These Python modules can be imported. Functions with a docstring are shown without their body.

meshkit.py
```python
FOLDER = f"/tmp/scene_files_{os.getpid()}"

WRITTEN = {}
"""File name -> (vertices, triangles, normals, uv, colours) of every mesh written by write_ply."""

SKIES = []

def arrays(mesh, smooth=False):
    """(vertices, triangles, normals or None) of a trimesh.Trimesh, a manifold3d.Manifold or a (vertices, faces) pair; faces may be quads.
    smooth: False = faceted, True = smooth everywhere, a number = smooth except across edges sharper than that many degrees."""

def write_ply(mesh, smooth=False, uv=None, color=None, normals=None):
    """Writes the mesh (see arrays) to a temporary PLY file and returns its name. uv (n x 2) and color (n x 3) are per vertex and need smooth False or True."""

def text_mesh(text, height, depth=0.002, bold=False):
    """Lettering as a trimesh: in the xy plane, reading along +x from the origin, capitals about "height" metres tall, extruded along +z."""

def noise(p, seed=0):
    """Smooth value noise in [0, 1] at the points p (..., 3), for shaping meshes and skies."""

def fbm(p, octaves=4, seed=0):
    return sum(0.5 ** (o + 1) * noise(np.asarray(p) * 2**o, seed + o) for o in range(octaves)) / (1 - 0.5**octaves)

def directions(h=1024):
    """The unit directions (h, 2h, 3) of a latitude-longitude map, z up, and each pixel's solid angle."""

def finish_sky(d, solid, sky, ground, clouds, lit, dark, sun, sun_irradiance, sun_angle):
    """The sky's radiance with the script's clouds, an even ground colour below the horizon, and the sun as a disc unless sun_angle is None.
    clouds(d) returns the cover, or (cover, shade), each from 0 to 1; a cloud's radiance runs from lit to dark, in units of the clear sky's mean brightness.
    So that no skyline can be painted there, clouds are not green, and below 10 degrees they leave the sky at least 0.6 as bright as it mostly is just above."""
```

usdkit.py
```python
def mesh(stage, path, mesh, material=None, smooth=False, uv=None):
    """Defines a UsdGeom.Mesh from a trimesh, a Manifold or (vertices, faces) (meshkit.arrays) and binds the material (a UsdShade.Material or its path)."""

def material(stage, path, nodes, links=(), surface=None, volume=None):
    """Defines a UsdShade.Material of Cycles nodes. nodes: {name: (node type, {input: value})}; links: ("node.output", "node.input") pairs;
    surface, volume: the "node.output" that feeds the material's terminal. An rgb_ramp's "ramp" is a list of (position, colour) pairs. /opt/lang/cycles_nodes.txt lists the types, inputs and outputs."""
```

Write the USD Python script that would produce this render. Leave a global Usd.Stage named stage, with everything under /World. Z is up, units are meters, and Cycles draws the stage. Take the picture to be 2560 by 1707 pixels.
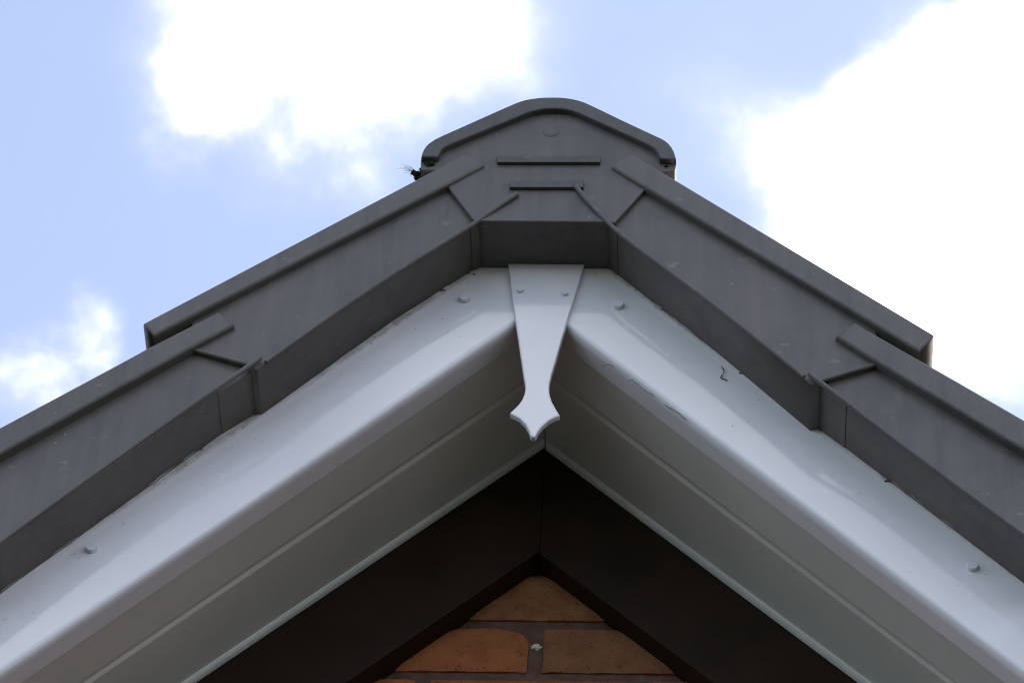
import math, random
import numpy as np
import manifold3d
import trimesh
import usdkit, meshkit
from pxr import Usd, UsdGeom, UsdLux, UsdShade, Gf, Sdf, Vt

stage = Usd.Stage.CreateInMemory()
UsdGeom.SetStageUpAxis(stage, UsdGeom.Tokens.z)
UsdGeom.SetStageMetersPerUnit(stage, 1.0)
UsdGeom.Xform.Define(stage, '/World')
rng = random.Random(7)
nrg = np.random.default_rng(7)

# ------------------------------------------------------------------ camera
IMW, IMH, FPX = 2560.0, 1707.0, 10000.0
YAW, PITCH, ROLL = [math.radians(v) for v in (-4.45, 48.5, 3.79)]
CAM = np.array([0.184, -2.72, 1.6])
EXPOSURE = 1.05
SUN_DIR = np.array([0.75, 0.43, 0.50]); SUN_DIR /= np.linalg.norm(SUN_DIR)
SUN_INTENSITY = 0.65
SKY_STRENGTH = 0.12

CF = np.array([math.sin(YAW) * math.cos(PITCH), math.cos(YAW) * math.cos(PITCH), math.sin(PITCH)])
_r = np.array([math.cos(YAW), -math.sin(YAW), 0.0]); _u = np.cross(_r, CF)
CR = math.cos(ROLL) * _r + math.sin(ROLL) * _u
CU = -math.sin(ROLL) * _r + math.cos(ROLL) * _u

cam = UsdGeom.Camera.Define(stage, '/World/camera')
M = Gf.Matrix4d(1)
M.SetRow(0, Gf.Vec4d(*CR, 0)); M.SetRow(1, Gf.Vec4d(*CU, 0)); M.SetRow(2, Gf.Vec4d(*(-CF), 0)); M.SetRow(3, Gf.Vec4d(*CAM, 1))
cam.AddTransformOp().Set(M)
cam.CreateHorizontalApertureAttr(36.0)
cam.CreateVerticalApertureAttr(36.0 * 682 / 1024)
cam.CreateFocalLengthAttr(36.0 * FPX / IMW)
cam.CreateClippingRangeAttr(Gf.Vec2f(0.05, 5000))
cam.CreateExposureAttr(EXPOSURE)


def vdir(px, py):
    """The direction in the world seen at a point of the photograph."""
    d = (px - IMW / 2) / FPX * CR - (py - IMH / 2) / FPX * CU + CF
    return d / np.linalg.norm(d)


def at(p, y):
    """The point (x, z) of a surveyed point of the photograph on the vertical plane y (a number or a function of x)."""
    d = vdir(*p)
    yy = y(0.0) if callable(y) else y
    for _ in range(6 if callable(y) else 1):
        q = CAM + d * ((yy - CAM[1]) / d[1])
        if callable(y):
            yy = y(q[0])
    return np.array([q[0], q[2]])


# survey grids: the enlargements in which the points were measured
def c1(x, y): return (980 + x / 2.94, 200 + y / 2.94)
def c2(x, y): return (300 + x / 3.357, 700 + y / 3.357)
def c3(x, y): return (1800 + x / 3.092, 760 + y / 3.092)
def c4(x, y): return (1050 + x / 2.6133, 600 + y / 2.6133)
def c5(x, y): return (860 + x / 2.352, 1300 + y / 2.352)
def D(x, y): return (x * 1.08844, y * 1.08844)


# ------------------------------------------------------------------ sky and sun
def cloud_sky():
    n, l = {}, []
    n['tc'] = ('texture_coordinate', {})
    elev = math.asin(SUN_DIR[2]); rot = math.atan2(SUN_DIR[0], SUN_DIR[1])
    n['sky'] = ('sky_texture', {'sky_type': 'single_scattering', 'sun_disc': False, 'sun_elevation': elev, 'sun_rotation': rot,
                                'air_density': 1.0, 'aerosol_density': 1.6, 'ozone_density': 1.0})
    # ragged edges: the direction is shifted by noise before the clouds' distances are taken
    n['wn'] = ('noise_texture', {'scale': 26.0, 'detail': 5.0, 'roughness': 0.52})
    l.append(('tc.generated', 'wn.vector'))
    n['wc'] = ('vector_math', {'math_type': 'subtract', 'vector2': (0.5, 0.5, 0.5)})
    l.append(('wn.color', 'wc.vector1'))
    n['ws'] = ('vector_math', {'math_type': 'scale', 'scale': 0.050})
    l.append(('wc.vector', 'ws.vector1'))
    n['d'] = ('vector_math', {'math_type': 'add'})
    l += [('tc.generated', 'd.vector1'), ('ws.vector', 'd.vector2')]
    prev = None
    for i, (px, py, r, w) in enumerate(CLOUDS):
        c = vdir(px, py)
        n[f'a{i}'] = ('vector_math', {'math_type': 'distance', 'vector2': tuple(c)})
        l.append(('d.vector', f'a{i}.vector1'))
        n[f'b{i}'] = ('map_range', {'range_type': 'smoothstep', 'from_min': r / FPX * 1.75, 'from_max': 0.0, 'to_min': 0.0, 'to_max': w, 'clamp': True})
        l.append((f'a{i}.value', f'b{i}.value'))
        if prev is None:
            prev = f'b{i}.result'
        else:
            n[f's{i}'] = ('math', {'math_type': 'add'})
            l += [(prev, f's{i}.value1'), (f'b{i}.result', f's{i}.value2')]
            prev = f's{i}.value'
    # broken cumulus over the whole sky
    n['fn'] = ('noise_texture', {'scale': 3.1, 'detail': 7.0, 'roughness': 0.56, 'distortion': 0.2})
    n['fm'] = ('mapping', {'location': (1.82, 0.4, 5.2), 'scale': (1, 1, 1.5)})
    l += [('tc.generated', 'fm.vector'), ('fm.vector', 'fn.vector')]
    n['fr'] = ('map_range', {'range_type': 'smoothstep', 'from_min': 0.50, 'from_max': 0.64, 'to_min': 0.0, 'to_max': 1.0, 'clamp': True})
    l.append(('fn.fac', 'fr.value'))
    # thin veil
    n['vn'] = ('noise_texture', {'scale': 14.0, 'detail': 4.0, 'roughness': 0.5})
    l.append(('tc.generated', 'vn.vector'))
    n['vr'] = ('map_range', {'range_type': 'smoothstep', 'from_min': 0.42, 'from_max': 0.75, 'to_min': 0.0, 'to_max': 0.17, 'clamp': True})
    l.append(('vn.fac', 'vr.value'))
    n['m1'] = ('math', {'math_type': 'maximum'})
    n['fs'] = ('math', {'math_type': 'multiply', 'value2': 1.75})
    l += [(prev, 'm1.value1'), ('fr.result', 'fs.value1'), ('fs.value', 'm1.value2')]
    n['m2'] = ('math', {'math_type': 'add'})
    l += [('m1.value', 'm2.value1'), ('vr.result', 'm2.value2')]
    # the air is whiter towards the sun
    n['sd'] = ('vector_math', {'math_type': 'dot_product', 'vector2': tuple(SUN_DIR)})
    n['sf'] = ('map_range', {'range_type': 'smoothstep', 'from_min': -0.4, 'from_max': 1.0, 'to_min': 0.13, 'to_max': 0.37, 'clamp': True})
    n['hz'] = ('mix', {'color2': HAZE_COLOR})
    l += [('tc.generated', 'sd.vector1'), ('sd.value', 'sf.value'), ('sf.result', 'hz.fac'), ('sky.color', 'hz.color1')]
    n['m3'] = ('map_range', {'range_type': 'smoothstep', 'from_min': 0.0, 'from_max': 1.75, 'to_min': 0.0, 'to_max': 1.0, 'clamp': True})
    l.append(('m2.value', 'm3.value'))
    n['m5'] = ('math', {'math_type': 'power', 'value2': 2.6})
    n['cc'] = ('mix', {'color1': CLOUD_THIN, 'color2': CLOUD_COLOR})
    l += [('m3.result', 'm5.value1'), ('m5.value', 'cc.fac')]
    n['mx'] = ('mix', {})
    l.append(('cc.color', 'mx.color2'))
    n['m4'] = ('math', {'math_type': 'power', 'value2': 1.45})
    l += [('m3.result', 'm4.value1'), ('m4.value', 'mx.fac'), ('hz.color', 'mx.color1')]
    n['bg'] = ('background_shader', {'strength': SKY_STRENGTH})
    l.append(('mx.color', 'bg.color'))
    return usdkit.material(stage, '/World/Looks/sky', n, l, surface='bg.background')


HAZE_COLOR = (4.3, 4.9, 6.9)
CLOUD_THIN = (4.5, 4.6, 4.9)
CLOUD_COLOR = (9.0, 9.1, 9.4)
CLOUDS = [  # centre in the photograph, angular radius, density
    (700, 40, 330, .9), (760, 150, 170, .42), (960, 40, 300, .8), (560, 210, 130, .45), (1150, 80, 220, .4), (1330, 0, 200, .35),
    (520, 290, 90, .3), (1120, 230, 150, .16), (690, 255, 100, .12), (1090, 350, 100, .15), (830, -80, 320, .6), (1540, 0, 130, .12), (130, 120, 90, .15),
    (2560, 120, 240, .9), (2420, 280, 230, .9), (2270, 350, 220, .9), (2140, 420, 210, .9), (2330, 560, 300, 1.), (2520, 420, 300, 1.),
    (2080, 620, 200, .8), (1980, 490, 160, .5), (1850, 310, 100, .22), (2230, 760, 200, .8), (2450, 780, 240, .8), (1800, 420, 110, .2),
    (880, 0, 500, .30), (1280, 40, 300, .28), (2330, 430, 560, .30), (180, 960, 240, .22), (1780, 340, 200, .30), (480, 190, 230, .28), (1850, 200, 180, .18),
    (2560, 960, 150, .35), (2640, 650, 260, .9), (2300, 190, 110, .2), (1890, 640, 110, .3),
    (240, 850, 100, .5), (310, 900, 90, .35), (140, 940, 110, .35), (40, 1010, 130, .5), (190, 890, 110, .3), (120, 1010, 100, .35)]
dome = UsdLux.DomeLight.Define(stage, '/World/sky')
dome.GetPrim().SetCustomDataByKey('kind', 'structure')
UsdShade.MaterialBindingAPI.Apply(dome.GetPrim()).Bind(cloud_sky())
sun = UsdLux.DistantLight.Define(stage, '/World/sun')
sun.CreateNormalizeAttr(True); sun.CreateIntensityAttr(SUN_INTENSITY); sun.CreateAngleAttr(0.5); sun.CreateColorAttr(Gf.Vec3f(1.0, 0.93, 0.82))
zb = SUN_DIR; xb = np.cross([0, 0, 1.0], zb); xb /= np.linalg.norm(xb); yb = np.cross(zb, xb)
MS = Gf.Matrix4d(1)
for i_, v_ in enumerate((xb, yb, zb)):
    MS.SetRow(i_, Gf.Vec4d(*v_, 0))
sun.AddTransformOp().Set(MS)


# ------------------------------------------------------------------ materials
def noise_node(scale, detail=4.0, rough=0.5, **k):
    return ('noise_texture', {'scale': scale, 'detail': detail, 'roughness': rough, **k})


def mat_plastic(name, col, rough, bump, grain, spec=0.5, dirt=(0.16, 0.15, 0.12), dirt_amount=0.3):
    """Moulded plastic: a little mottled, fine moulded grain, pale rubbed scuffs and dusty specks."""
    n = {'tc': ('texture_coordinate', {}), 'n1': noise_node(9, 6, .6), 'n2': noise_node(grain, 2, .5), 'n3': noise_node(60, 5, .6),
         'mk': ('mapping', {'scale': (75, 75, 7)}), 'nk': noise_node(1.0, 5, .65), 'ak': ('math', {'math_type': 'multiply_add', 'value2': 0.5, 'value3': 0.0}), 'bk': ('math', {'math_type': 'multiply_add', 'value2': 0.55}),
         'r1': ('rgb_ramp', {'ramp': [(0.33, tuple(c * 0.70 for c in col)), (0.5, col), (0.74, tuple(c * f for c, f in zip(col, (1.36, 1.33, 1.28))))]}),
         'ms': ('mapping', {'rotation': (0.3, 0.7, 0.2), 'scale': (30, 420, 60)}), 'ns': noise_node(1.0, 3, .6),
         'rs': ('map_range', {'from_min': 0.66, 'from_max': 0.74, 'to_min': 0.0, 'to_max': 0.5, 'clamp': True}),
         'vo': ('voronoi_texture', {'scale': 70.0, 'randomness': 1.0}),
         'rv': ('map_range', {'from_min': 0.055, 'from_max': 0.085, 'to_min': 0.75, 'to_max': 0.0, 'clamp': True}),
         'nv': noise_node(22, 2, .5), 'rnv': ('map_range', {'from_min': 0.55, 'from_max': 0.62, 'to_min': 0.0, 'to_max': 1.0, 'clamp': True}),
         'mv': ('math', {'math_type': 'multiply'}),
         'd1': ('mix', {'color2': dirt}), 'd2': ('mix', {'color2': tuple(min(1, c * 2.2 + 0.02) for c in col)}), 'd3': ('mix', {'color2': (0.3, 0.29, 0.26)}),
         'rd': ('map_range', {'from_min': 0.55, 'from_max': 0.85, 'to_min': 0.0, 'to_max': dirt_amount, 'clamp': True}),
         'rr': ('map_range', {'from_min': 0.3, 'from_max': 0.7, 'to_min': rough - 0.07, 'to_max': rough + 0.09}),
         'b': ('bump', {'strength': bump, 'distance': 0.0006}), 'p': ('principled_bsdf', {'specular_ior_level': spec})}
    l = [('tc.object', x + '.vector') for x in ('n1', 'n2', 'n3', 'ms', 'vo', 'nv', 'mk')]
    l += [('ms.vector', 'ns.vector'), ('ns.fac', 'rs.value'), ('mk.vector', 'nk.vector'), ('nk.fac', 'ak.value1'), ('n1.fac', 'bk.value1'), ('ak.value', 'bk.value3'), ('bk.value', 'r1.fac'), ('n3.fac', 'rd.value'), ('vo.distance', 'rv.value'), ('nv.fac', 'rnv.value'),
          ('rv.result', 'mv.value1'), ('rnv.result', 'mv.value2'),
          ('r1.color', 'd1.color1'), ('rd.result', 'd1.fac'), ('d1.color', 'd2.color1'), ('rs.result', 'd2.fac'), ('d2.color', 'd3.color1'), ('mv.value', 'd3.fac'),
          ('d3.color', 'p.base_color'), ('n3.fac', 'rr.value'), ('rr.result', 'p.roughness'), ('n2.fac', 'b.height'), ('b.normal', 'p.normal')]
    return usdkit.material(stage, '/World/Looks/' + name, n, l, surface='p.BSDF')


def mat_upvc(name, col, rough, specks, film=0.1, algae=False):
    """White gloss plastic board: faint grey film, small dark fly specks."""
    n = {'tc': ('texture_coordinate', {}), 'n1': noise_node(5, 5, .6), 'n2': noise_node(2.0, 2, .5),
         'r1': ('rgb_ramp', {'ramp': [(0.3, tuple(c * (1 - film) for c in col)), (0.75, col)]}),
         'vo': ('voronoi_texture', {'scale': 46.0}), 'rv': ('map_range', {'from_min': 0.028, 'from_max': 0.05, 'to_min': 0.85, 'to_max': 0.0, 'clamp': True}),
         'nv': noise_node(11, 3, .5), 'rnv': ('map_range', {'from_min': 0.60 - specks, 'from_max': 0.64 - specks, 'to_min': 0.0, 'to_max': 1.0, 'clamp': True}),
         'mv': ('math', {'math_type': 'multiply'}), 'd': ('mix', {'color2': (0.06, 0.055, 0.05)}),
         'wob': noise_node(16, 1, .4), 'b': ('bump', {'strength': 0.018, 'distance': 0.002}),
         'p': ('principled_bsdf', {'roughness': rough, 'specular_ior_level': 0.5})}
    l = [('tc.object', x + '.vector') for x in ('n1', 'vo', 'nv', 'wob')]
    out = 'd.color'
    if algae:
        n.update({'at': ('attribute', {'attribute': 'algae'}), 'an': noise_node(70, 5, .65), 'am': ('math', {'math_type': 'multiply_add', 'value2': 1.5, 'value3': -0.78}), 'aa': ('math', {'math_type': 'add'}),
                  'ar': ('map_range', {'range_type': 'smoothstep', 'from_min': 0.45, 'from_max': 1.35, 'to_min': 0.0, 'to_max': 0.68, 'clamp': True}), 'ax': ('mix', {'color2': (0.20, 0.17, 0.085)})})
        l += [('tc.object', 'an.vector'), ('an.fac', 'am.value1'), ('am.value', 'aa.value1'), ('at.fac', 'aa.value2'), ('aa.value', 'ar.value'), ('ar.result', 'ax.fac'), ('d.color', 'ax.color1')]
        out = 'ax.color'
    l += [('n1.fac', 'r1.fac'), ('vo.distance', 'rv.value'), ('nv.fac', 'rnv.value'), ('rv.result', 'mv.value1'), ('rnv.result', 'mv.value2'),
          ('r1.color', 'd.color1'), ('mv.value', 'd.fac'), (out, 'p.base_color'), ('wob.fac', 'b.height'), ('b.normal', 'p.normal')]
    return usdkit.material(stage, '/World/Looks/' + name, n, l, surface='p.BSDF')


def mat_rough(name, c_lo, c_hi, scale, rough=0.85, bump=0.4, dist=0.002, fine=300, spec=0.3):
    n = {'tc': ('texture_coordinate', {}), 'n1': noise_node(scale, 6, .6), 'n2': noise_node(fine, 3, .6),
         'r1': ('rgb_ramp', {'ramp': [(0.3, c_lo), (0.7, c_hi)]}), 'b': ('bump', {'strength': bump, 'distance': dist}),
         'p': ('principled_bsdf', {'roughness': rough, 'specular_ior_level': spec})}
    l = [('tc.object', 'n1.vector'), ('tc.object', 'n2.vector'), ('n1.fac', 'r1.fac'), ('r1.color', 'p.base_color'), ('n2.fac', 'b.height'), ('b.normal', 'p.normal')]
    return usdkit.material(stage, '/World/Looks/' + name, n, l, surface='p.BSDF')


def mat_brick(name, c_lo, c_hi):
    """Fired clay: sandy mottling, small dark pits and burnt flecks."""
    n = {'tc': ('texture_coordinate', {}), 'n1': noise_node(28, 7, .65), 'n2': noise_node(9, 2, .5), 'n3': noise_node(600, 3, .7),
         'r1': ('rgb_ramp', {'ramp': [(0.3, c_lo), (0.68, c_hi)]}),
         'wn': noise_node(140, 3, .6), 'wv': ('mix', {'mix_type': 'linear_light', 'fac': 0.006}),
         'vo': ('voronoi_texture', {'scale': 270.0}), 'rv': ('map_range', {'from_min': 0.14, 'from_max': 0.32, 'to_min': 0.9, 'to_max': 0.0, 'clamp': True}),
         'nv': noise_node(75, 2, .5), 'rnv': ('map_range', {'from_min': 0.48, 'from_max': 0.58, 'to_min': 0.0, 'to_max': 0.95, 'clamp': True}),
         'mv': ('math', {'math_type': 'multiply'}), 'd': ('mix', {'color2': (0.018, 0.011, 0.008)}),
         'hh': ('math', {'math_type': 'subtract'}), 'oi': ('object_info', {}), 'hv': ('map_range', {'to_min': 0.82, 'to_max': 1.15}), 'hs': ('hsv', {}),
         'b': ('bump', {'strength': 0.6, 'distance': 0.002}), 'p': ('principled_bsdf', {'roughness': 0.88, 'specular_ior_level': 0.25})}
    l = [('tc.object', x + '.vector') for x in ('n1', 'n3', 'nv', 'wn')]
    l += [('tc.object', 'wv.color1'), ('wn.color', 'wv.color2'), ('wv.color', 'vo.vector'),
          ('n1.fac', 'r1.fac'), ('vo.distance', 'rv.value'), ('nv.fac', 'rnv.value'), ('rv.result', 'mv.value1'), ('rnv.result', 'mv.value2'),
          ('oi.random', 'hv.value'), ('hv.result', 'hs.value'), ('r1.color', 'hs.color'), ('hs.color', 'd.color1'), ('mv.value', 'd.fac'), ('d.color', 'p.base_color'),
          ('n3.fac', 'hh.value1'), ('mv.value', 'hh.value2'), ('hh.value', 'b.height'), ('b.normal', 'p.normal')]
    return usdkit.material(stage, '/World/Looks/' + name, n, l, surface='p.BSDF')


VERGE = mat_plastic('verge_plastic', (0.090, 0.077, 0.069), 0.44, 0.25, 900, 0.45)
RIDGE = mat_plastic('ridge_plastic', (0.087, 0.075, 0.067), 0.50, 0.55, 800, 0.45)
RAISED = mat_plastic('grained_plastic', (0.062, 0.055, 0.050), 0.58, 1.0, 600)
WHITE = mat_upvc('white_board', (0.76, 0.715, 0.72), 0.09, 0.0, algae=True)
SOFFIT = mat_upvc('soffit_board', (0.72, 0.69, 0.635), 0.30, -0.03, 0.14)
CAPW = mat_upvc('white_cap', (0.68, 0.68, 0.70), 0.3, -0.2)
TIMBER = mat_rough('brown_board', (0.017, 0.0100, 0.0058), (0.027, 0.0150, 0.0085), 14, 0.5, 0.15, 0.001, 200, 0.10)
MORTAR = mat_rough('mortar', (0.085, 0.042, 0.030), (0.15, 0.078, 0.056), 60, 0.95, 0.7, 0.002, 420)
BRICKS = [mat_brick('brick_red', (0.19, 0.066, 0.026), (0.31, 0.135, 0.055)), mat_brick('brick_orange', (0.27, 0.076, 0.028), (0.38, 0.13, 0.046)),
          mat_brick('brick_buff', (0.22, 0.074, 0.032), (0.33, 0.150, 0.068))]
TILE = mat_rough('ridge_concrete', (0.20, 0.18, 0.16), (0.33, 0.30, 0.27), 20, 0.9, 0.5, 0.002, 250)
ROOF = mat_rough('roof_concrete', (0.06, 0.06, 0.062), (0.10, 0.10, 0.10), 12, 0.9, 0.5, 0.002, 250)
MOSS = mat_rough('moss', (0.018, 0.020, 0.008), (0.05, 0.05, 0.018), 120, 1.0, 0.2, 0.001, 400, 0.1)
STALK = mat_rough('dry_stalk', (0.22, 0.16, 0.10), (0.35, 0.27, 0.17), 120, 1.0, 0.1, 0.001, 400, 0.1)
THREAD = mat_rough('dusty_thread', (0.035, 0.03, 0.022), (0.09, 0.08, 0.065), 200, 1.0, 0.1, 0.001, 400, 0.1)
SWARF = mat_rough('pale_edge', (0.40, 0.38, 0.31), (0.62, 0.60, 0.52), 90, 0.8, 0.2, 0.001, 400, 0.2)
HOLE = mat_rough('dark_recess', (0.010, 0.010, 0.010), (0.018, 0.018, 0.017), 90, 0.9, 0.2, 0.001, 400, 0.2)
GROUND = mat_rough('ground', (0.034, 0.043, 0.036), (0.072, 0.080, 0.072), 0.35, 0.95, 0.5, 0.02, 30, 0.2)

# ------------------------------------------------------------------ helpers
_names = {}


def numbered(parent, name):
    k = (parent, name); i = _names.get(k, 0); _names[k] = i + 1
    return name if i == 0 else f'{name}_{i:03d}'


def path_of(parent):
    return parent if isinstance(parent, str) else str(parent.GetPath())


def meta(prim, **kw):
    for k, v in kw.items():
        if v:
            prim.SetCustomDataByKey(k, v)
    return prim


def thing(name, label, category, group=None, loc=(0, 0, 0)):
    p = '/World/' + numbered('/World', name)
    x = UsdGeom.Xform.Define(stage, p)
    x.AddTranslateOp().Set(Gf.Vec3d(*map(float, loc)))
    return meta(x.GetPrim(), label=label, category=category, group=group)


def part(name, mesh, material, parent, label=None, smooth=35, kind=None):
    pp = path_of(parent)
    m = usdkit.mesh(stage, pp + '/' + numbered(pp, name), mesh, material, smooth=smooth)
    return meta(m.GetPrim(), label=label, kind=kind)


def ccw(poly):
    a = np.asarray(poly, float)
    s = np.sum(a[:, 0] * np.roll(a[:, 1], -1) - np.roll(a[:, 0], -1) * a[:, 1])
    return a if s > 0 else a[::-1]


def inset(a, r):
    """Mitred offset of a counter-clockwise outline towards its inside."""
    e = np.roll(a, -1, 0) - a
    e /= np.linalg.norm(e, axis=1, keepdims=True) + 1e-12
    nn = np.stack([-e[:, 1], e[:, 0]], 1)
    n0 = np.roll(nn, 1, 0)
    k = 1 + np.sum(n0 * nn, 1)
    return a + r * (n0 + nn) / np.maximum(k, 0.35)[:, None]


def plate(poly, y0, y1, r=0.002, seg=3, holes=()):
    """An upright plate: the outline (x, z) from its front at y0 (a number or a function of x) back to y1, with rounded front edges."""
    a = ccw(poly)
    f0 = y0 if callable(y0) else (lambda x: y0)
    V, Fc, base = [], [], 0

    def wall(loop, rev, rr):
        nonlocal base
        rings = []
        for t in np.linspace(0, math.pi / 2, seg + 1):
            q = inset(loop, rr * (1 - math.sin(t)) * (-1 if rev else 1))
            rings.append(np.stack([q[:, 0], np.array([f0(x) for x in q[:, 0]]) + rr * (1 - math.cos(t)), q[:, 1]], 1))
        rings.append(np.stack([loop[:, 0], np.full(len(loop), y1), loop[:, 1]], 1))
        n = len(loop); starts = []
        for q in rings:
            V.append(q); starts.append(base); base += n
        for s0, s1 in zip(starts[:-1], starts[1:]):
            for i in range(n):
                j = (i + 1) % n
                if rev:
                    Fc.extend([[s0 + i, s0 + j, s1 + j], [s0 + i, s1 + j, s1 + i]])
                else:
                    Fc.extend([[s0 + j, s0 + i, s1 + j], [s0 + i, s1 + i, s1 + j]])
        return starts[0], rings[0], starts[-1]

    s, q, e = wall(a, False, r)
    loops, idx0, idx1 = [q[:, [0, 2]]], [s + np.arange(len(a))], [e + np.arange(len(a))]
    for h in holes:
        h = ccw(h)
        s, q, e = wall(h, True, min(r, 0.0005))
        loops.append(q[::-1][:, [0, 2]]); idx0.append((s + np.arange(len(h)))[::-1]); idx1.append((e + np.arange(len(h)))[::-1])
    tri = np.asarray(manifold3d.triangulate([np.ascontiguousarray(x, dtype=float) for x in loops]))
    i0, i1 = np.concatenate(idx0), np.concatenate(idx1)
    V = np.vstack(V)
    Fc = np.vstack([np.array(Fc), i0[tri], i1[tri][:, ::-1]])
    return orient(trimesh.Trimesh(V, Fc, process=False))


def orient(m):
    if m.volume < 0:
        m.invert()
    return m


def loft(profile, xs):
    """A closed profile(x) -> [(y, z), ...] carried along x."""
    rings = [np.array([(x, y, z) for y, z in profile(x)]) for x in xs]
    n = len(rings[0]); V = np.vstack(rings); Fc = []
    for k in range(len(xs) - 1):
        for i in range(n):
            j = (i + 1) % n
            Fc += [[k * n + i, k * n + j, (k + 1) * n + j], [k * n + i, (k + 1) * n + j, (k + 1) * n + i]]
    tri = np.asarray(manifold3d.triangulate([np.ascontiguousarray(ccw(rings[0][:, 1:]))]))
    flip = not np.allclose(ccw(rings[0][:, 1:]), rings[0][:, 1:])
    ids = np.arange(n)[::-1] if flip else np.arange(n)
    Fc = np.vstack([np.array(Fc), ids[tri], ids[tri][:, ::-1] + (len(xs) - 1) * n])
    m = trimesh.Trimesh(V, Fc, process=False)
    trimesh.repair.fix_normals(m)
    return orient(m)


def tube(points, radii, sides=10):
    p = np.asarray(points, float)
    t = np.gradient(p, axis=0); t /= np.linalg.norm(t, axis=1, keepdims=True) + 1e-12
    ref = np.array([0, 1.0, 0]) if abs(t[0][1]) < 0.8 else np.array([1.0, 0, 0])
    a = np.cross(t, ref); a /= np.linalg.norm(a, axis=1, keepdims=True) + 1e-12
    b = np.cross(t, a); ang = np.arange(sides) * 2 * math.pi / sides
    rad = np.broadcast_to(radii, (len(p),))[:, None, None]
    V = (p[:, None] + rad * (np.cos(ang)[None, :, None] * a[:, None] + np.sin(ang)[None, :, None] * b[:, None])).reshape(-1, 3)
    Fc = []
    for k in range(len(p) - 1):
        for i in range(sides):
            j = (i + 1) % sides
            Fc += [[k * sides + i, k * sides + j, (k + 1) * sides + j], [k * sides + i, (k + 1) * sides + j, (k + 1) * sides + i]]
    n0, n1 = len(V), len(V) + 1
    V = np.vstack([V, p[0], p[-1]]); e = (len(p) - 1) * sides
    for i in range(sides):
        j = (i + 1) % sides
        Fc += [[n0, j, i], [n1, e + i, e + j]]
    return orient(trimesh.Trimesh(V, np.array(Fc), process=False))


def line(A, B, y):
    """z(x) of the straight line through two surveyed points on the plane y."""
    a, b = at(A, y), at(B, y)
    m = (b[1] - a[1]) / (b[0] - a[0])
    return lambda x: a[1] + m * (x - a[0])


def disc_cap(r, h, n=28):
    """A push-on screw cap: short drum with a rounded, slightly dished face. Axis along -y."""
    prof = [(0, -h * 0.96), (r * 0.62, -h * 0.98), (r * 0.72, -h), (r * 0.80, -h * 0.99), (r * 0.86, -h * 0.93), (r * 0.89, -h * 0.80), (r * 0.92, -h * 0.45), (r * 1.0, -h * 0.33), (r * 1.02, -h * 0.2), (r * 1.02, 0.003), (0, 0.003)]
    V, Fc = [], []
    for rr, y in prof:
        for k in range(n):
            a = 2 * math.pi * k / n
            V.append((rr * math.cos(a), y, rr * math.sin(a)))
    for i in range(len(prof) - 1):
        for k in range(n):
            j = (k + 1) % n
            Fc += [[i * n + k, i * n + j, (i + 1) * n + j], [i * n + k, (i + 1) * n + j, (i + 1) * n + k]]
    m = trimesh.Trimesh(np.array(V), np.array(Fc), process=True)
    trimesh.repair.fix_normals(m)
    return orient(m)


# ------------------------------------------------------------------ ground
gv = np.array([[-400, -400, 0], [400, -400, 0], [400, 400, 0], [-400, 400, 0]], float)
g = usdkit.mesh(stage, '/World/ground', (gv, np.array([[0, 1, 2], [0, 2, 3]])), GROUND)
meta(g.GetPrim(), kind='structure', label='grass and paving below the gable')

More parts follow.
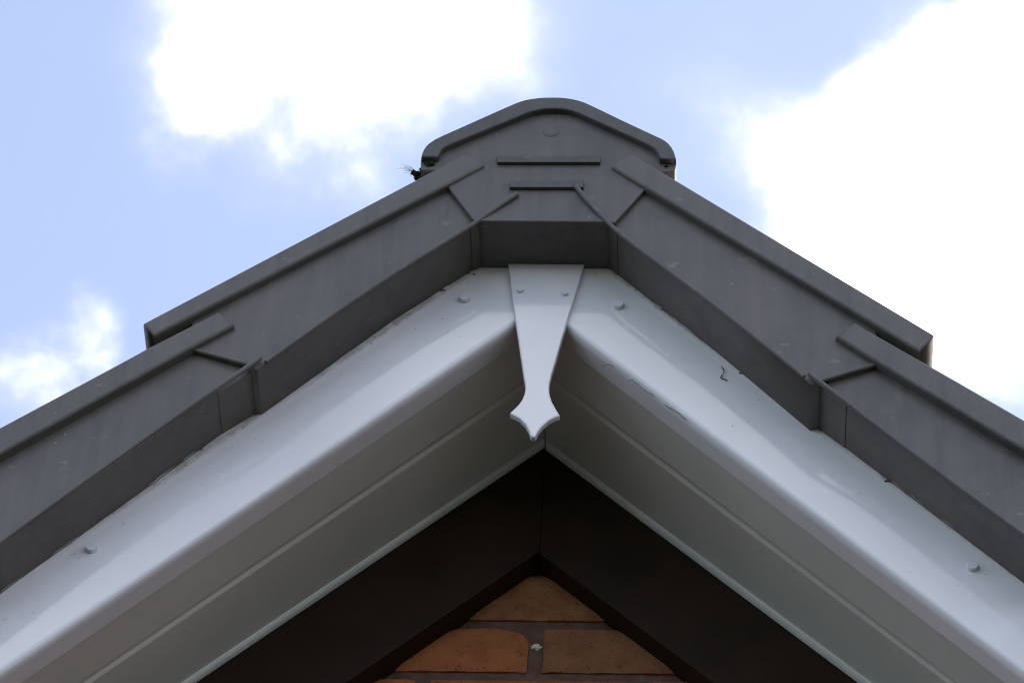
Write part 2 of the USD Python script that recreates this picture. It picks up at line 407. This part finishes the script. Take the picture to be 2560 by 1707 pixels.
# ------------------------------------------------------------------ the house
house = thing('house', 'brick house gable with dark grey verge caps, white barge boards and spear shaped finial', 'house')
Y_SOF, Y_TIM, Y_WALL = 0.030, 0.200, 0.227
END = 2.25
APEX = 0.0
XL, XR = [APEX - 0.0006, APEX - 0.6, APEX - 1.2, APEX - END], [APEX + 0.0006, APEX + 0.6, APEX + 1.2, APEX + END]
SIDES = {
    'L': dict(xs=XL, edge=line((0, 1674.8), (1150, 903), 0.002), sof=line((51.7, 1707), (1163.5, 950), Y_SOF), trim=line((500, 1699.7), (1358.5, 1122), Y_TIM),
              board=line((868.5, 1701.8), (1344.7, 1378.7), Y_TIM), grv=line((500, 1518), (1100, 1112.6), 0.1)),
    'R': dict(xs=XR, edge=line((1500, 884), (2560, 1678.7), 0.002), sof=line((1500, 934), (2513.5, 1707), Y_SOF), trim=line((1359, 1122), (2145, 1707), Y_TIM),
              board=line((1344.7, 1378.7), (1787, 1707), Y_TIM), grv=line((1975, 1407), (2392, 1707), 0.1)),
}
LBZ = {'L': line((0, 1474), (1079.6, 750), 0.0), 'R': line((1687, 800), (2560, 1454.8), 0.0)}      # where the caps meet the boards
side_word = {'L': 'left', 'R': 'right'}

# wall: mortar bed of the gable, then each brick of the part in view
zE = SIDES['L']['trim'](0) - 0.02
gable = [(-2.0, 0), (2.0, 0), (2.0, zE - 2.0 * 1.03), (0, zE), (-2.0, zE - 2.0 * 1.03)]
wall = part('wall', plate(gable, Y_WALL + 0.005, Y_WALL + 0.30, 0.001, 1), MORTAR, house, 'brown mortar of the gable wall with wide joints')


def brick_mesh(L, H, Dp, seed, chip=None):
    """A brick with worn, uneven arrises; its front at y = 0."""
    nx, nz, ny = 22, 9, 3
    xs, zs = np.linspace(-L / 2, L / 2, nx), np.linspace(-H / 2, H / 2, nz)
    b = trimesh.creation.box((L, Dp, H))
    V, Fc, ids = [], [], {}

    def vid(p):
        k = tuple(np.round(p, 6))
        if k not in ids:
            ids[k] = len(V); V.append(p)
        return ids[k]
    ys = np.linspace(0, Dp, ny)
    def quad(f, us, vs):
        for i in range(len(us) - 1):
            for j in range(len(vs) - 1):
                q = [vid(f(us[i], vs[j])), vid(f(us[i + 1], vs[j])), vid(f(us[i + 1], vs[j + 1])), vid(f(us[i], vs[j + 1]))]
                Fc.append([q[0], q[1], q[2]]); Fc.append([q[0], q[2], q[3]])
    quad(lambda u, v: (u, 0.0, v), xs, zs)
    quad(lambda u, v: (u, v, -H / 2), xs[::-1], ys); quad(lambda u, v: (u, v, H / 2), xs, ys)
    quad(lambda u, v: (-L / 2, u, v), ys[::-1], zs); quad(lambda u, v: (L / 2, u, v), ys, zs)
    V = np.array(V, float)
    # round the front arrises and roughen them
    ex = np.minimum(L / 2 - np.abs(V[:, 0]), 0.02); ez = np.minimum(H / 2 - np.abs(V[:, 2]), 0.02)
    front = V[:, 1] < 1e-6
    onedge = front & ((ex < 1e-6) | (ez < 1e-6))
    nz_ = meshkit.noise(V * 130 + seed * 3.1, seed) - 0.5
    n2 = meshkit.noise(V * 45 + seed * 1.7, seed + 5) - 0.5
    V[onedge, 1] += 0.0022 + 0.0022 * np.abs(nz_[onedge]) * 2
    s = np.sign(V)
    V[:, 0] += np.where(ex < 1e-6, -s[:, 0] * (0.0006 + 0.0012 * (nz_ + 0.5)) + 0.0008 * n2, 0)
    V[:, 2] += np.where(ez < 1e-6, -s[:, 2] * (0.0004 + 0.0009 * (nz_ + 0.5)) + 0.0006 * n2, 0)
    V[front, 1] += 0.0010 * n2[front] + 0.0006 * nz_[front]
    if chip is not None:
        d = np.linalg.norm(V[:, [0, 2]] - np.asarray(chip), axis=1)
        V[:, 1] += np.where(d < 0.020, 0.0062 * np.clip((0.020 - d) / 0.018, 0, 1), 0) * (V[:, 1] < 0.02)
    return orient(trimesh.Trimesh(V, np.array(Fc), process=False))


zb1 = at(c5(1150, 581), Y_WALL)[1]            # underside of the topmost brick
PITCH_Z, BH, BL, JX = 0.0737, 0.0628, 0.2155, 0.0115
xj = 0.5 * (at(c5(1080, 760), Y_WALL)[0] + at(c5(1172, 760), Y_WALL)[0])
nb = 0
for row in range(-2, 9):
    z0 = zb1 - row * PITCH_Z; zc = z0 + BH / 2
    half = (zE - (z0)) / 1.03 + 0.02
    if half < 0.02:
        continue
    off = xj if row % 2 else xj + (BL + JX) / 2
    for k in range(-6, 7):
        x0, x1 = off + k * (BL + JX) + JX / 2, off + (k + 1) * (BL + JX) - JX / 2
        if x1 < -half or x0 > half:
            continue
        nb += 1
        if row == 1 and k == -1:
            m = brick_mesh(BL - 0.002, BH, 0.05, nb, chip=(BL / 2 - 0.004, BH / 2 - 0.002)); bm = BRICKS[1]
        elif row == 1 and k == 0:
            m = brick_mesh(BL - 0.002, BH, 0.05, nb); bm = BRICKS[2]
        else:
            m = brick_mesh(BL - rng.uniform(0, .003), BH + (.004 if row == 0 else -rng.uniform(0, .0015)), 0.05, nb); m.apply_translation((0, 0, .002 if row == 0 else 0)); bm = BRICKS[(0 if row == 0 else 1) if row < 3 else rng.randrange(3)]
        m.apply_translation(((x0 + x1) / 2, Y_WALL + rng.uniform(-0.001, 0.001), zc))
        part('brick', m, bm, wall, smooth=50)
# pale fleck of lime in the upright joint
fx, fz = at(c5(1130, 746), Y_WALL + 0.005)
fl = trimesh.creation.icosphere(3, 1.0); fv = fl.vertices * (0.0052, 0.002, 0.0034)
fv *= (0.7 + 0.7 * meshkit.noise(fl.vertices * 3 + 5, 2))[:, None]
part('mortar_fleck', trimesh.Trimesh(fv + (fx, Y_WALL + 0.0047, fz), fl.faces, process=False), SWARF, wall, 'pale grey fleck in the upright mortar joint')

for sd, S in SIDES.items():
    w, sg = side_word[sd], (-1 if sd == 'L' else 1)
    xs = S['xs']
    # brown board against the wall
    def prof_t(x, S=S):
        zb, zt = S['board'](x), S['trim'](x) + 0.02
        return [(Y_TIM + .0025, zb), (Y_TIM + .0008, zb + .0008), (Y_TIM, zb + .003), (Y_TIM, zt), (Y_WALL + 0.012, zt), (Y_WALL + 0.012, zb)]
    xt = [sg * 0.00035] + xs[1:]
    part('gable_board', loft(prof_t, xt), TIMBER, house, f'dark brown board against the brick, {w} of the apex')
    # soffit board with its groove and joint
    def prof_s(x, S=S):
        za, zb = S['sof'](x), S['trim'](x) + 0.007
        L_ = Y_TIM - Y_SOF
        zz = lambda t: za + (zb - za) * t
        y = lambda t: Y_SOF + L_ * t
        gt = 0.385
        pts = [(y(0), zz(0)), (y(gt - .055), zz(gt - .055)), (y(gt - .046), zz(gt - .046) + .0004), (y(gt - .012), zz(gt) + .0037), (y(gt - .004), zz(gt) + .0040), (y(gt + .002), zz(gt) + .0036), (y(gt + .020), zz(gt) + .0006), (y(gt + .028), zz(gt + .028)), (y(1), zz(1))]
        return pts + [(y(1), zz(1) + .012), (y(0), zz(0) + .012)]
    part('soffit_board', loft(prof_s, xs), SOFFIT, house, f'white soffit board with a groove, {w} of the apex', smooth=50)
    # rounded trim between soffit and brown board
    def prof_q(x, S=S):
        zb = S['trim'](x); r = .0085
        arc = [(Y_TIM - .0005 - r * math.sin(t) * 0.95, zb + .0065 + .0005 - (r - .0005) * math.cos(t) * 0.85) for t in np.linspace(0, math.pi / 2, 7)]
        return arc + [(Y_TIM - .0005 - r * 0.95, zb + .010), (Y_TIM - .0005, zb + .010)]
    part('trim_bead', loft(prof_q, xs), SOFFIT, house, smooth=60)
    # barge board
    def prof_b(x, S=S, sd=sd):
        zb = S['sof'](x) - 0.0012; r = .010; zt = zb + 0.34
        arc = [(r - r * math.cos(t), zb + r - r * math.sin(t)) for t in np.linspace(0, math.pi / 2, 9)]
        zc = LBZ[sd](x)
        return [(0.0, zt), (0.0, zc + .004), (0.0, zc - .002), (0.0, zc - .007), (0.0, zc - .016)] + arc + [(Y_SOF - .0015, zb), (Y_SOF - .0003, zb + .0006), (Y_SOF - .0003, zt)]
    barge = part('barge_board', loft(prof_b, xs), WHITE, house, f'white barge board sloping down to the {w}', smooth=50)
    bp = UsdGeom.Mesh(barge); pv = np.array(bp.GetPointsAttr().Get())
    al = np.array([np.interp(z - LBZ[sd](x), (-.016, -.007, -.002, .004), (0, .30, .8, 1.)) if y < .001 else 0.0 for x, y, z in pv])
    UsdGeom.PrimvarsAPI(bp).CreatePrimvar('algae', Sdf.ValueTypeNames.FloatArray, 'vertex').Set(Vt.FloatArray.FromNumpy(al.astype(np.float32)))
    for p in ([D(1067, 688), D(210, 1261)] if sd == 'L' else [D(1421, 703), D(2234, 1303)]):
        x, z = at(p, 0.0)
        m = disc_cap(0.0060, 0.0042); m.apply_translation((x, 0, z))
        part('screw_cap', m, CAPW, barge, smooth=40)

# finial
FIN = [(545, 30), (566, 100), (572, 140), (580, 200), (600, 360), (618, 500), (640, 640), (660, 780), (680, 910), (686, 945), (687, 975), (682, 1002), (668, 1040), (640, 1078), (604, 1113), (590, 1125), (588, 1131), (594, 1137), (650, 1165), (690, 1205), (710, 1243), (721, 1277), (728, 1285), (750, 1286), (758, 1278), (772, 1250), (800, 1215), (840, 1180), (886, 1156), (910, 1149), (914, 1144), (910, 1136), (895, 1112), (865, 1060), (850, 1015), (845, 985), (846, 945), (860, 880), (890, 780), (930, 640), (975, 490), (1040, 280), (1075, 160), (1090, 100), (1112, 30)]
fin = part('finial', plate([at(c4(*p), -0.005) for p in FIN], -0.0055, 0.0004, 0.0018, 4), WHITE, house, 'flat white spear shaped finial hanging from the apex', smooth=45)
for p in ((655, 334), (947, 354)):
    x, z = at(c4(*p), -0.0055)
    m = disc_cap(0.0034, 0.0030); m.apply_translation((x, -0.0055, z))
    part('screw_cap', m, CAPW, fin, smooth=40)

# ------------------------------------------------------------------ verge caps
YR = -0.0640


def ramp(xa, ya, xb, yb):
    def f(x):
        t = (abs(x) - xa) / (xb - xa)
        return ya + (yb - ya) * min(max(t, -0.3), 1.1)
    return f


def mix_pts(a, b, t):
    return (a[0] + (b[0] - a[0]) * t, a[1] + (b[1] - a[1]) * t)


WEB_A = ramp(0.10, -0.0585, 0.46, -0.0655)
WEB_B = ramp(0.36, -0.0585, 0.72, -0.0655)
BAND_A = ramp(0.08, -0.0675, 0.46, -0.0745)
BAND_B = ramp(0.36, -0.0700, 0.72, -0.0765)
caps = []


def swarf(pa, pb, parent, seed, y, n=5, cover=0.55):
    """Broken pale edge left where the cap meets the white board."""
    r = random.Random(seed); ms = []
    for k in range(n):
        t0 = r.random() * 0.93; t1 = min(1, t0 + r.uniform(0.02, cover / n * 1.6))
        pts = []
        for t in np.linspace(t0, t1, 7):
            x, z = pa + (pb - pa) * t
            pts.append((x, y - 0.0022 + r.uniform(-.0006, .0003), z - .0011 + r.uniform(-.0006, .0004)))
        ms.append(tube(pts, [0.0001] + [r.uniform(.0002, .00052) for _ in range(5)] + [0.0001], 5))
    part('pale_edge', trimesh.util.concatenate(ms), SWARF, parent, kind='stuff')


def verge_cap(label, web_px, web_y, band_px, band_y, rod_px, lap_px, clip_px=None, shift=(0, 0), seam_px=None, seed=1, pale=(.5, 4)):
    sh = np.array(shift)
    yw = (lambda x: web_y(x - sh[0])); yb_ = (lambda x: band_y(x - sh[0]))
    web = [at(p, web_y) + sh for p in web_px]
    cap = part('verge_cap', plate(web, yw, 0.030, 0.0022, 3), VERGE, house, label)
    band = [at(p, band_y) + sh for p in band_px]
    part('top_flange', plate(band, yb_, 0.035, 0.0034, 4), VERGE, cap)
    # rolled lower edge: its free upper end stands clear in front of the piece above
    n_ = len(rod_px); pts = []
    for i_, p in enumerate(rod_px):
        off = 0.0095 if i_ == 0 else 0.0078 if i_ == 1 else 0.0040 if i_ == 2 else 0.0006
        q = at(p, lambda x, off=off: web_y(x) - off)
        pts.append(np.array([q[0] + sh[0], web_y(q[0]) - off, q[1] + sh[1]]))
    dist = np.r_[0, np.cumsum(np.linalg.norm(np.diff(np.array(pts), axis=0), axis=1))]
    tt = np.linspace(0, dist[-1], 30)
    from scipy.interpolate import PchipInterpolator
    pp = PchipInterpolator(dist, np.array(pts), axis=0)(tt)
    part('edge_roll', tube(pp, np.linspace(0.0028, 0.0020, 30), 12), VERGE, cap, smooth=50)
    a, b = at(web_px[1], web_y) + sh, at(rod_px[-1], web_y) + sh
    if lap_px:
        part('end_lip', tube([(*(at(lap_px[0], web_y) + sh), 0), (*(at(lap_px[1], web_y) + sh), 0)], 0.0024, 8).apply_transform(np.array([[1, 0, 0, 0], [0, 0, 1, yw(at(lap_px[0], web_y)[0] + sh[0]) + .0008], [0, 1, 0, 0.0016], [0, 0, 0, 1.0]])), VERGE, cap, smooth=50)
    if seam_px:                                                # the stepped inner length of the underside
        p0, p1 = at(seam_px[0], web_y) + sh, at(seam_px[1], web_y) + sh
        def pr(x):
            z = p0[1] + (p1[1] - p0[1]) * (x - p0[0]) / (p1[0] - p0[0])
            return [(yw(x) + .0015, z - .0008), (0.012, z - .0008), (0.012, z + .006), (yw(x) + .0015, z + .006)]
        part('underside_step', loft(pr, [p0[0], p1[0]]), VERGE, cap)
    if clip_px:
        q = [at(p, web_y) + sh for p in clip_px]
        part('clip', plate(q, lambda x: yw(x) - 0.0032, -0.03, 0.0008, 2), RAISED, cap)
    if pale:
        n_ = pale[1]
        swarf(a + (b - a) * 0.12, b, cap, seed, -0.0006, n_, pale[0])
    return cap


# left, upper
verge_cap('upper grey verge cap left of the apex, lapping under the ridge end cap',
          web_px=[c1(690, 1036), c1(600, 1075), c1(0, 1440), c2(1152, 746), c2(600, 584), c2(600, 255), c1(640, 560)], web_y=WEB_A,
          band_px=[D(1066, 353), D(1113, 377), D(1110, 381), D(352, 770), D(329, 745), D(329, 741), D(966, 406)], band_y=BAND_A,
          rod_px=(c1(922, 836), c1(760, 945), c1(600, 1060), c1(0, 1434), c2(1225, 688)), lap_px=(c2(603, 584), c2(1120, 734)),
          seam_px=(c1(580, 1089), c1(686, 1040)), seed=3, pale=(.9, 9))
# right, upper
verge_cap('upper grey verge cap right of the apex, lapping under the ridge end cap',
          web_px=[c1(1556, 1046), c1(1640, 1108), c3(0, 48), c3(705, 622), c3(1232, 468), c3(1206, 124), c1(1700, 560)], web_y=WEB_A,
          band_px=[D(1452, 352), D(2145, 767), D(2145, 772), D(2113, 806), D(1406, 385), D(1404, 380)], band_y=BAND_A,
          rod_px=(c1(1346, 778), c1(1500, 958), c1(1640, 1100), c3(0, 42), c3(650, 560)), lap_px=(c3(1228, 466), c3(742, 612)),
          seam_px=(c1(1655, 1119), c1(1560, 1050)), seed=8, pale=(.35, 4))
# the next ones down, and two more on each side towards the eaves
GL = at(c2(1160, 645), WEB_A) - at(c1(930, 830), WEB_A)
GR = at(c3(690, 530), WEB_A) - at(c1(1335, 765), WEB_A)
for k in range(4):
    verge_cap('second grey verge cap down on the left, its pointed flange over the cap above' if k == 0 else 'lowest grey verge cap at the left edge of the view' if k == 1 else None,
              web_px=[c2(1230, 690), c2(830, 925), D(0, 1247), D(-40, 1277), D(-40, 1048), D(0, 1026), c2(590, 530), c2(660, 480), c2(1000, 560)], web_y=WEB_B,
              band_px=[c2(822, 262), c2(955, 364), c2(957, 372), c2(600, 560), D(0, 1041), D(-48, 1068), D(-66, 1022), D(-66, 1015), c2(0, 691), c2(215, 573)], band_y=BAND_B,
              rod_px=(c2(1180, 650), c2(940, 822), c2(700, 985), c2(0, 1474), D(0, 1245), D(-40, 1275)), lap_px=None, seam_px=(c2(822, 930), c2(1130, 750)), clip_px=[c2(1115, 730), c2(1195, 690), c2(1208, 706), c2(1140, 752)] if k == 0 else None,
              shift=GL * k, seed=20 + k, pale=(.55, 6) if k == 0 else None)
    verge_cap('second grey verge cap down on the right, its pointed flange over the cap above' if k == 0 else None,
              web_px=[c3(640, 540), c3(975, 775), D(2352, 1228), D(2420, 1275), D(2420, 1040), c3(2350, 1090), c3(1240, 440), c3(1100, 400), c3(700, 500)], web_y=WEB_B,
              band_px=[c3(1040, 135), c3(2350, 888), D(2450, 1017), D(2450, 1022), D(2420, 1052), c3(2350, 1122), c3(1225, 452), c3(897, 248), c3(893, 240)], band_y=BAND_B,
              rod_px=(c3(690, 538), c3(840, 655), c3(985, 768), c3(1450, 1118), D(2352, 1226), D(2420, 1273)), lap_px=None, seam_px=(c3(975, 775), c3(720, 597)), clip_px=[c3(650, 590), c3(672, 572), c3(735, 600), c3(710, 632)] if k == 0 else None,
              shift=GR * k, seed=40 + k, pale=(.5, 6) if k == 0 else None)

# ------------------------------------------------------------------ ridge end cap
OUT = [(212, 660), (210, 625), (211, 590), (215, 563), (222, 535), (235, 506), (252, 482), (270, 465), (310, 437), (360, 412), (600, 305), (750, 238), (900, 172), (940, 157), (980, 145), (1030, 136), (1080, 130), (1130, 127), (1180, 126), (1230, 127), (1280, 131), (1325, 138), (1370, 148), (1410, 161), (1450, 178), (1570, 235), (1700, 298), (1820, 354), (1940, 410), (1980, 428), (2010, 446), (2035, 467), (2057, 494), (2072, 522), (2082, 550), (2088, 580), (2090, 625), (2086, 650), (2072, 672)]
INN = [(1970, 578), (1963, 553), (1952, 530), (1938, 511), (1920, 496), (1898, 482), (1760, 418), (1560, 328), (1380, 247), (1345, 233), (1310, 222), (1270, 214), (1225, 210), (1180, 209), (1130, 211), (1080, 218), (1030, 230), (990, 243), (950, 259), (760, 336), (560, 418), (400, 485), (378, 497), (360, 516), (346, 540), (338, 563)]
web = [at(c1(*p), YR) for p in OUT]
low = [at(c1(*p), YR) for p in [(1985, 676), (1900, 720), (1862, 803), (1637, 1048), (1560, 1042), (688, 1036), (600, 1030), (417, 795), (380, 740), (310, 662)]]
hx, hz = at(c1(2015, 634), YR); hx2, hz2 = at(c1(282, 610), YR)
circ = lambda cx, cz, r, n=20: [(cx + r * math.cos(2 * math.pi * k / n), cz + r * math.sin(2 * math.pi * k / n)) for k in range(n)]
ridge = part('ridge_end_cap', plate(web + low, YR, 0.020, 0.0016, 3, holes=[circ(hx, hz, 0.0021), circ(hx2, hz2, 0.0032)]), RIDGE, house, 'grey ridge end cap closing the apex, with two raised bars')
back = [(hx - .012, hz - .012), (hx + .008, hz - .012), (hx + .008, hz + .012), (hx - .012, hz + .012)]
YRIM = YR - 0.0075
rim = [at(c1(*p), YRIM) for p in OUT if p[1] <= 579 or p == (2088, 580)]
rim = [at(c1(*p), YRIM) for p in OUT[3:36]] + [at(c1(*p), YRIM) for p in INN]
part('rim', plate(rim, YRIM, 0.018, 0.0018, 3), RAISED, ridge, 'thick rounded rim', smooth=45)
for q in ([(768, 556), (1534, 556), (1530, 604), (774, 604)], [(866, 738), (1410, 736), (1406, 788), (866, 788)]):
    part('raised_bar', plate([at(c1(*p), YR - 0.004) for p in q], YR - 0.0040, YR + 0.002, 0.0009, 2), RAISED, ridge)
bx, bz = at(c1(1165, 382), YR)
bs = trimesh.creation.icosphere(3, 1.0); bs.apply_scale((0.0085, 0.0014, 0.0085)); bs.apply_translation((bx, YR, bz))
part('moulding_boss', bs, RIDGE, ridge, smooth=True)

# ridge tiles running back from the end cap
def ridge_tile(y0, y1, grow, name='ridge_tile'):
    a = ccw(web[:])
    o = [np.array(p) for p in inset(ccw(web), -grow)]
    zmin = min(p[1] for p in web)
    o = [p for p in o]
    outer = [(p[0], p[1]) for p in o]
    i_ = [(p[0], p[1]) for p in inset(ccw(np.array(outer)), 0.012)]
    outer_l, outer_r = min(outer), max(outer)
    top = [p for p in outer if p[1] > zmin + .004]; inn = [p for p in i_ if p[1] > zmin + .010]
    top = sorted(top, key=lambda p: math.atan2(p[1] - zmin + .05, p[0])); inn = sorted(inn, key=lambda p: math.atan2(p[1] - zmin + .05, p[0]))
    ring = [(top[0][0] + .003, zmin - .055)] + top + [(top[-1][0] - .003, zmin - .055), (inn[-1][0] - .003, zmin - .055)] + inn[::-1] + [(inn[0][0] + .003, zmin - .055)]
    return plate(ring, y0, y1, 0.003, 2)


for k in range(16):
    part('ridge_tile', ridge_tile(0.024 + k * 0.45, 0.024 + k * 0.45 + 0.446, 0.003 + 0.0015 * (k % 2)), TILE, house, 'sunlit concrete ridge tile just behind the end cap' if k == 0 else None)

# roof slopes behind the verge, in lapped courses
for sd, S in SIDES.items():
    sg = -1 if sd == 'L' else 1
    zt = lambda x, S=S: S['sof'](x) + 0.20
    ms = []
    for k in range(9):
        xa, xb = sg * (0.06 + k * 0.245), sg * (0.06 + (k + 1) * 0.245 + 0.05)
        def pr(x, xa=xa, xb=xb, zt=zt):
            t = (x - xa) / (xb - xa)
            z = zt(x) + 0.002 + 0.02 * t
            return [(0.040, z), (7.2, z), (7.2, z - .03), (0.040, z - .03)]
        ms.append(loft(pr, [xa, xb]))
    part('roof_slope', trimesh.util.concatenate(ms), ROOF, house, f'tiled roof slope on the {side_word[sd]}')
# side and back walls under the roof
zs = 2.55
body = trimesh.creation.box((4.0 - .02, 6.6, zs)); body.apply_translation((0, Y_WALL + 0.31 + 3.3, zs / 2))
part('side_wall', body, mat_rough('far_wall', (0.24, 0.10, 0.05), (0.36, 0.16, 0.08), 8), house)

# crumbs of dirt lodged along the joint between the caps and the white boards, and fly specks on the boards


def crumb(c, r, seed):
    q = trimesh.creation.icosphere(1, 1.0)
    v = q.vertices * r * (0.5 + 0.9 * meshkit.noise(q.vertices * 1.9 + seed * 2.3, seed))[:, None] * np.array([1.5, .7, .8])
    return trimesh.Trimesh(v + np.array(c), q.faces, process=False)


for sd in 'LR':
    r = random.Random(31 if sd == 'L' else 57); ms = []
    spots = [c2(640, 1428), c2(1385, 972), c2(980, 1192), c4(160, 335), c4(310, 225)] if sd == 'L' else [c3(180, 540), c3(540, 815), c3(412, 708), c3(775, 912), c3(1140, 1215), c3(1310, 1370), (2490, 1395), (1500, 668)]
    for p in spots:
        x, z = at(p, 0.0)
        for k in range(r.randrange(3, 8)):
            ms.append(crumb((x + r.gauss(0, .0022), -.0006, z + r.gauss(0, .0008)), r.uniform(.0004, .0012), len(ms) + 3))
    for k in range(45):
        x = (-1 if sd == 'L' else 1) * r.uniform(0.02, .62)
        ms.append(crumb((x, -.0002, LBZ[sd](x) + r.gauss(-.0005, .0016)), r.uniform(.00025, .0007), k))
    for k in range(38):
        x = (-1 if sd == 'L' else 1) * r.uniform(0.05, .62)
        ms.append(crumb((x, -.0001, LBZ[sd](x) - abs(r.gauss(0, .045)) - .004), r.uniform(.00022, .00055), k + 90))
    b_ = stage.GetPrimAtPath('/World/house/barge_board' + ('' if sd == 'L' else '_001'))
    part('dirt_speck', trimesh.util.concatenate(ms), THREAD, b_, kind='stuff', smooth=False)

# ------------------------------------------------------------------ moss on the left end of the ridge cap
def moss_mesh(n, c, spread, size, seed):
    r = np.random.default_rng(seed); ms = []
    for k in range(n):
        g_ = r.normal(0, 1, 3); p = np.array(c) + g_ / np.linalg.norm(g_) * r.random() ** .5 * 1.7 * spread
        q = trimesh.creation.icosphere(1, 1.0)
        v = q.vertices * size * r.uniform(0.5, 1.2) * (0.65 + 0.8 * meshkit.noise(q.vertices * 2.2 + k, k))[:, None]
        ms.append(trimesh.Trimesh(v + p, q.faces, process=False))
        for j in range(10):                                    # pointed leaflets
            d = r.normal(0, 1, 3); d /= np.linalg.norm(d); t = np.cross(d, r.normal(0, 1, 3)); t /= np.linalg.norm(t)
            b = p + d * size * 0.7; s = size * r.uniform(.35, .7)
            ms.append(trimesh.Trimesh([b + t * s * .35, b - t * s * .35, b + d * s], [[0, 1, 2], [0, 2, 1]], process=False))
    return trimesh.util.concatenate(ms)


mx, mz = at(c1(215, 696), -0.035)
moss = thing('moss_clump', 'dark green moss clump with dry stalks on the left of the ridge cap', 'moss')
part('cushion', moss_mesh(70, (mx, -0.034, mz - .001), np.array([.0062, .005, .0026]), 0.0028, 5), MOSS, moss, smooth=False)
ms = []
for k in range(16):
    a = nrg.uniform(-1, 1); b0 = np.array([mx - .008 + nrg.uniform(-.003, .003), -.036 + nrg.uniform(-.004, .004), mz + .001])
    tip = b0 + np.array([-.006 - .010 * nrg.random(), -.002 + .004 * nrg.random(), .003 + .012 * nrg.random()])
    mid = (b0 + tip) / 2 + np.array([.001, 0, .0025])
    ms.append(tube([b0, mid, tip], [.00016, .00014, .00010], 4))
    q = trimesh.creation.icosphere(1, .00035); q.apply_translation(tip); ms.append(q)
part('stalk', trimesh.util.concatenate(ms), STALK, moss, kind='stuff')
moss2 = thing('moss_clump', 'small tuft of dark moss plugging the left screw hole of the ridge cap', 'moss')
part('cushion', moss_mesh(26, (hx2, YR - .0005, hz2), np.array([.0033, .0008, .0033]), 0.0022, 9), MOSS, moss2, smooth=False)

# ------------------------------------------------------------------ cobweb shreds and scraps stuck to the boards
def strand(name, pts, y, rad, label, cat, seed, group=None):
    r = random.Random(seed); P_ = []
    pts = [np.array([*at(p, y)]) for p in pts]
    for a, b in zip(pts[:-1], pts[1:]):
        for t in np.linspace(0, 1, 8, endpoint=False):
            q = a + (b - a) * t
            P_.append((q[0] + r.uniform(-.0006, .0006), y - .0006 + r.uniform(-.0005, .0005), q[1] + r.uniform(-.0006, .0006)))
    P_.append((pts[-1][0], y - .0006, pts[-1][1]))
    rr = [rad * r.uniform(.5, 1.5) for _ in P_]; rr[0] = rr[-1] = rad * .3
    m = usdkit.mesh(stage, '/World/' + numbered('/World', name), tube(P_, rr, 5), THREAD, smooth=True)
    meta(m.GetPrim(), label=label, category=cat, group=group)


def e15(x, y): return (1500 + x / 5.2267, 800 + y / 5.2267)


strand('cobweb_shred', [e15(378, 795), e15(425, 785), e15(555, 905), e15(715, 1003)], 0.0030, .00028, 'upper dark cobweb shred along the lower edge of the right barge board', 'cobweb', 1)
strand('cobweb_shred', [e15(850, 1105), e15(885, 1140), e15(1010, 1210), e15(1145, 1325)], 0.0030, .0003, 'lower dark cobweb shred along the lower edge of the right barge board', 'cobweb', 2)
strand('cobweb_shred', [e15(25, 608), e15(110, 592), e15(160, 600), e15(165, 622)], 0.0045, .0002, 'short hooked cobweb shred under the right barge board near the finial', 'cobweb', 3)
strand('dried_scrap', [c3(12, 482), c3(30, 520), c3(18, 550), c3(5, 572), c3(30, 582), c3(58, 592)], -0.0005, .00038, 'small curled brown scrap stuck to the right barge board', 'scrap', 4)
